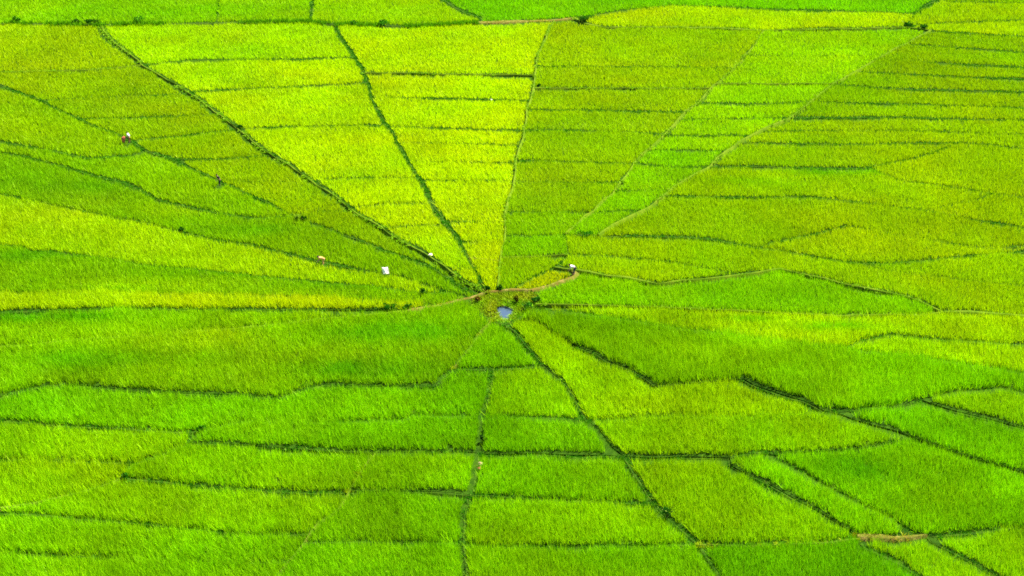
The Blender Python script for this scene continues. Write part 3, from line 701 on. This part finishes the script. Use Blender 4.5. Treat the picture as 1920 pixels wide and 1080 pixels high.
for a in [
 (986,579,1.4,0.85,(48,135,25),'round dark green shrub on the bank right beside the pond'),
 (968,566,0.7,0.6,(90,95,25),'small brownish shrub behind the pond'),
 (1003,567,1.3,0.6,DG,'low dark shrub right of the round one by the pond'),
 (914,545,0.6,0.6,DG,'dark tuft of a shrub at the tip of the left lime wedge'),
 (937,544,0.7,0.6,DG,'small dark shrub at the tip of the middle lime wedge'),
 (895,565,0.6,0.6,(120,90,25),'little brown shrub on the dirt path left of the pond'),
 (733,578,1.6,0.75,(45,125,15),'dark spreading shrub on the golden strip ridge near the hub'),
 (763,580,1.0,0.6,(50,125,15),'small dark shrub where the dirt path leaves the hub'),
 (792,551,0.9,0.6,DG,'dark shrub in the green plot left of the hub'),
 (172,46,2.6,1.0,DG,'wide dark bush at the far end of the long left spoke'),
 (143,45,1.5,0.8,DG,'smaller dark bush left of the wide one on the weedy ridge'),
 (260,43,2.0,1.5,(85,170,30),'tall pale-flecked bush on the weedy far ridge'),
 (32,42,1.4,1.2,(80,165,25),'bush on the weedy ridge at the far left edge'),
 (663,46,2.0,0.9,(50,135,15),'dark bush on the far ridge behind the spoke between lime wedges'),
 (720,48,2.2,1.0,(55,140,18),'dark bush on the far ridge behind the middle lime wedge'),
 (1096,42,2.2,1.2,DG,'dark bush at the bend right of the far dirt path'),
 (1703,50,1.8,0.9,DG,'dark bush at the far end of the vivid green wedge'),
 (1732,54,1.5,0.8,DG,'dark bush at the corner of the thin olive strips'),
 (234,897,0.7,0.5,(45,130,10),'dark tuft shrub at the left end of a near cross ridge'),
 (378,808,0.9,0.55,(50,135,8),'dark shrub at the step in the near left ridge'),
 (340,434,0.7,0.6,DG,'dark shrub on the ridge above the lime band'),
 (557,413,0.9,0.75,(150,195,60),'pale green shrub where two left ridges meet'),
 (569,413,0.8,0.5,DG,'dark low shrub beside the pale green one on the left'),
 (450,240,0.9,0.5,DG,'dark shrub halfway along the long left spoke'),
 (1010,163,0.6,0.5,DG,'dark shrub on the spoke right of the middle lime wedge'),
 (1250,969,1.3,0.9,(25,100,12),'dark shrub on the long near spoke towards the bottom edge'),
 (905,830,0.7,0.8,(20,75,10),'dark shrub on the near spoke just above the brown clod'),
 (1095,443,2.2,0.5,(40,130,12),'long low dark shrub on the ridge at the vivid wedge tip'),
]: shrub(*a)
# ------------------------------------------------------------------ people
M_SKIN = plain_mat('skin', (0.30,0.17,0.10), 0.6, 0.1); M_HAIR = plain_mat('hair', (0.015,0.012,0.010), 0.6); M_EYE = plain_mat('eye', (0.02,0.02,0.02), 0.3)
def cloth(name, c): return plain_mat(name, c, 0.9, 0.12, 9)
def skinned(name, verts, eds, rad, mat, parent, root=0, sub=2):
    me = D.meshes.new(name); me.from_pydata([tuple(v) for v in verts], eds, []); me.update()
    o = link(D.objects.new(name, me), parent)
    md = o.modifiers.new('skin', 'SKIN'); md.use_smooth_shade = True
    sv = me.skin_vertices[0] if me.skin_vertices else None
    if sv is None:
        bm = bmesh.new(); bm.from_mesh(me); bm.verts.layers.skin.verify(); bm.to_mesh(me); bm.free(); sv = me.skin_vertices[0]
    for i, r in enumerate(rad):
        sv.data[i].radius = (r, r) if np.ndim(r) == 0 else r; sv.data[i].use_root = (i == root)
    sb = o.modifiers.new('sub', 'SUBSURF'); sb.levels = sb.render_levels = sub
    me.materials.append(mat)
    return o
def person(px, py, z, face, bend, shirt, trousers, label, hat=None, knee=0.0):
    """bend: lean of the back in radians from upright; face: heading, 0 = along +x"""
    x, y = ground(px, py, z); root = empty('person', (x, y, z), face); tag(root, label, 'person', 'workers in the rice fields')
    pel = Vector((-0.12*math.sin(bend), 0, 0.84)); R = Matrix.Rotation(bend, 3, 'Y')
    up = lambda q: pel + R @ Vector(q)
    V, E, Rr = [], [], []
    def add(p, r, frm=None):
        V.append(Vector(p)); Rr.append(r)
        if frm is not None: E.append((frm, len(V)-1))
        return len(V)-1
    pe = add(pel, 0.13); sp = add(up((0,0,0.2)), 0.115, pe); chest = add(up((0.01,0,0.4)), 0.135, sp)
    nk = add(up((0.02,0,0.54)), 0.052, chest)
    hb = Matrix.Rotation(bend*0.55, 3, 'Y'); npos = V[nk]
    h1 = add(npos+hb@Vector((0.035,0,0.07)), 0.075, nk); h2 = add(npos+hb@Vector((0.03,0,0.15)), 0.092, h1); h3 = add(npos+hb@Vector((0.02,0,0.215)), 0.06, h2)
    arms = []
    for s in (-1, 1):
        sh = add(up((0,s*0.17,0.46)), 0.062, chest); a = V[sh]
        el = add(a+Vector((0.10*math.sin(bend)-0.02, s*0.05, -0.26)), 0.043, sh); b = V[el]
        wr = add(b+Vector((0.13+0.05*math.sin(bend), -s*0.02, -0.20)), 0.029, el); c = V[wr]
        pm = add(c+Vector((0.04,0,-0.065)), 0.032, wr); arms.append((sh, el, wr)); d = V[pm]
        for q, (ln, off) in enumerate(((0.05,0.028),(0.06,0.010),(0.056,-0.010),(0.045,-0.028))):
            f1 = add(d+Vector((0.02,off,-ln*0.7)), 0.0095, pm); add(V[f1]+Vector((0.025,0,-ln*0.5)), 0.0085, f1)
        th = add(c+Vector((0.055,-s*0.035,-0.04)), 0.011, wr); add(V[th]+Vector((0.025,-s*0.01,-0.035)), 0.009, th)
    legs = []
    for s in (-1, 1):
        hp_ = add(pel+Vector((0,s*0.09,-0.05)), 0.098, pe); kn = add((0.05+knee+pel.x*0.4, s*0.11, 0.46), 0.062, hp_)
        ca = add((0.0+knee*0.5+pel.x*0.2, s*0.11, 0.31), 0.058, kn); an = add((-0.03, s*0.115, 0.08), 0.038, ca); to = add((0.13, s*0.13, 0.035), 0.033, an); legs.append((hp_, kn, ca, an))
    body = skinned('body', V, E, Rr, M_SKIN, root)
    ids = [pe, sp, chest]; sv = [V[i] for i in ids]; sr = [(0.155,0.15), 0.145, 0.165]; se = [(0,1),(1,2)]
    sv[0] = pel+R@Vector((0,0,0.02))
    for sh, el, wr in arms:
        k0 = len(sv); sv += [V[sh], V[sh].lerp(V[el], 0.85)]; sr += [0.088, 0.066]; se += [(2,k0),(k0,k0+1)]
    skinned('shirt', sv, se, sr, shirt, root)
    tv = [pel+R@Vector((0,0,0.05)), pel-Vector((0,0,0.03))]; tr_ = [0.145, 0.15]; te = [(0,1)]
    for hp_, kn, ca, an in legs:
        k0 = len(tv); tv += [V[hp_], V[kn], V[ca].lerp(V[an], 0.5)]; tr_ += [0.118, 0.085, 0.07]; te += [(1,k0),(k0,k0+1),(k0+1,k0+2)]
    skinned('trousers', tv, te, tr_, trousers, root)
    # hair, eyes, nose, ears
    hc_ = V[h2]
    bm = bmesh.new(); bmesh.ops.create_uvsphere(bm, u_segments=14, v_segments=10, radius=0.108)
    bmesh.ops.delete(bm, geom=[v for v in bm.verts if v.co.z < -0.035 or (v.co.x > 0.055 and v.co.z < 0.05)], context='VERTS')
    bmesh.ops.transform(bm, matrix=Matrix.Translation(hc_+hb@Vector((-0.012,0,0.025))) @ hb.to_4x4(), verts=bm.verts)
    me = D.meshes.new('hair'); bm.to_mesh(me); bm.free(); me.materials.append(M_HAIR); link(D.objects.new('hair', me), root)
    for s in (-1, 1):
        bm = bmesh.new(); bmesh.ops.create_icosphere(bm, subdivisions=1, radius=0.013, matrix=Matrix.Translation(hc_+hb@Vector((0.083,s*0.033,-0.005))))
        me = D.meshes.new('eye'); bm.to_mesh(me); bm.free(); me.materials.append(M_EYE); link(D.objects.new('eye', me), root)
        bm = bmesh.new(); bmesh.ops.create_icosphere(bm, subdivisions=1, radius=0.024, matrix=Matrix.Translation(hc_+hb@Vector((-0.005,s*0.09,-0.02))))
        me = D.meshes.new('ear'); bm.to_mesh(me); bm.free(); me.materials.append(M_SKIN); link(D.objects.new('ear', me), root)
    bm = bmesh.new(); bmesh.ops.create_cone(bm, segments=6, radius1=0.02, radius2=0.008, depth=0.045, cap_ends=True, matrix=Matrix.Translation(hc_+hb@Vector((0.094,0,-0.03))))
    me = D.meshes.new('nose'); bm.to_mesh(me); bm.free(); me.materials.append(M_SKIN); link(D.objects.new('nose', me), root)
    bm = bmesh.new(); bmesh.ops.create_cube(bm, size=1, matrix=Matrix.Translation(hc_+hb@Vector((0.083,0,-0.072))) @ Matrix.Diagonal((0.012,0.04,0.009,1)))
    me = D.meshes.new('mouth'); bm.to_mesh(me); bm.free(); me.materials.append(cloth('lips', (0.25,0.08,0.06))); link(D.objects.new('mouth', me), root)
    return root
C_WHITE = cloth('white_cotton', (0.62,0.59,0.48)); C_DARK = cloth('dark_cotton', (0.018,0.018,0.022)); C_GREY = cloth('grey_cotton', (0.30,0.31,0.29))
C_PEACH = cloth('peach_cotton', (0.50,0.26,0.08)); C_BROWN = cloth('brown_cotton', (0.16,0.07,0.03)); C_NAVY = cloth('navy_cotton', (0.03,0.035,0.06))
PI = math.pi
person(243,268,0.25,PI*0.95,0.35,C_WHITE,C_BROWN,'worker in white shirt standing by a ridge on the far left')
person(412,348,0.22,PI*1.15,0.5,C_DARK,C_DARK,'worker in black clothes bending over in the green rice on the left')
person(606,498,0.1,PI*1.0,1.3,C_PEACH,C_PEACH,'worker in peach clothes bent low on the ridge above the lime band')
person(1076,515,0.25,PI*1.0,1.15,C_WHITE,C_NAVY,'worker in white shirt bending on the ridge right of the hub')
# ------------------------------------------------------------------ bundles, sacks, clods
def lump(name, px, py, z, size, mat, label, cat, rot=(0,0,0), seed=1, rough=0.18, pinch=0.0, neck=None):
    x, y = ground(px, py, z); bm = bmesh.new(); bmesh.ops.create_icosphere(bm, subdivisions=3, radius=0.5)
    r = np.random.default_rng(seed); dirs = r.normal(0,1,(7,3)); amp = r.uniform(-1,1,7)*rough
    for v in bm.verts:
        c = np.array(v.co); nn = c/np.linalg.norm(c)
        q = np.sign(c)*np.abs(c*2)**0.7*0.5 if pinch else c           # squarer, like a filled sack
        q = q*(1+(amp*np.sin(dirs@nn*2.2)).sum()*0.5)
        v.co = Vector(q*np.array(size))
    o = link(D.objects.new(name, D.meshes.new(name)))
    bmesh.ops.translate(bm, verts=bm.verts, vec=(0,0,size[2]*0.48)); bm.to_mesh(o.data); bm.free()
    o.data.polygons.foreach_set('use_smooth', [True]*len(o.data.polygons)); o.data.materials.append(mat)
    o.location = (x, y, z); o.rotation_euler = rot; tag(o, label, cat)
    if neck:
        bm = bmesh.new(); bmesh.ops.create_cone(bm, segments=10, radius1=0.09, radius2=0.17, depth=0.16, cap_ends=False, matrix=Matrix.Translation((0,0,size[2]*0.98)))
        me = D.meshes.new('tied_neck'); bm.to_mesh(me); bm.free(); me.materials.append(mat); link(D.objects.new('tied_neck', me), o)
        bm = bmesh.new(); bmesh.ops.create_cone(bm, segments=10, radius1=0.1, radius2=0.1, depth=0.03, cap_ends=True, matrix=Matrix.Translation((0,0,size[2]*0.93)))
        me = D.meshes.new('tie_string'); bm.to_mesh(me); bm.free(); me.materials.append(C_BROWN); link(D.objects.new('tie_string', me), o)
    return o
M_SACK = plain_mat('woven_sack', (0.62,0.58,0.46), 0.7, 0.06, 5); M_CLOD = plain_mat('clay', (0.40,0.26,0.15), 0.9, 0.35, 4); M_RED = plain_mat('red_cloth', (0.36,0.10,0.05), 0.9, 0.3, 4)
# white sheet on two sticks
sx, sy = ground(724,519,0.25); sh = empty('cloth_sheet', (sx, sy, 0.45), 0.12); sh.rotation_euler.x = -0.75; tag(sh, 'white cloth sheet leaning back on two sticks left of the hub', 'cloth sheet')
sv_, sf_ = [], []; nu, nv = 9, 9
for side in (0, 1):
    for a_ in range(nv):
        for b_ in range(nu):
            u, v = b_/(nu-1), a_/(nv-1); xx = -0.32+0.62*u+0.15*(1-v); zz = 0.12+0.80*v-0.05*math.sin(u*PI)*(v)
            sv_.append((xx-0.1, 0.02*side+0.035*math.sin(u*9+v*2)+0.02*math.sin(v*7), zz))
for side in (0, 1):
    for a_ in range(nv-1):
        for b_ in range(nu-1):
            k = side*nu*nv+a_*nu+b_; q = (k, k+1, k+nu+1, k+nu); sf_.append(q if side == 0 else q[::-1])
rim = [b_ for b_ in range(nu)]+[a_*nu+nu-1 for a_ in range(1,nv)]+[(nv-1)*nu+b_ for b_ in range(nu-2,-1,-1)]+[a_*nu for a_ in range(nv-2,0,-1)]
for q in range(len(rim)): a_, b_ = rim[q], rim[(q+1)%len(rim)]; sf_.append((b_, a_, a_+nu*nv, b_+nu*nv))
poly_mesh('sheet', sv_, sf_, M_SACK, sh, True)
for x0_, x1_ in ((-0.32,-0.49),(0.42,0.26)):
    poly_mesh('stick', *tube_mesh([((Vector((x0_,0.06,-0.75)),0.02),(Vector((x1_,0.06,1.1)),0.015))]), M_STEM, sh)
lump('cloth_bundle', 807,480,0.3,(0.5,0.35,0.3), plain_mat('cream_cloth',(0.70,0.66,0.34),0.9,0.1), 'small cream bundle at the end of the left spoke','bundle',(0,0,0.4),5,0.25)
lump('red_bundle', 232,268,0.35,(0.55,0.5,0.95), M_RED, 'red brown bundle beside the white-shirted worker on the far left','bundle',(0,0.1,0),6,0.2)
lump('plastic_bag', 921,188,0.3,(0.26,0.2,0.18), M_SACK, 'small white bag on a cross ridge of the middle lime wedge','bag',(0,0,0.3),7,0.3)
lump('clay_clod', 901,872,0.25,(0.42,0.36,0.3), M_CLOD, 'pale brown clod of earth on the near spoke','clod',(0,0,0.6),8,0.3)
lump('clay_clod', 898,880,0.25,(0.3,0.3,0.22), M_RED, 'reddish clod just below the pale brown one on the near spoke','clod',(0,0,0.2),9,0.3)
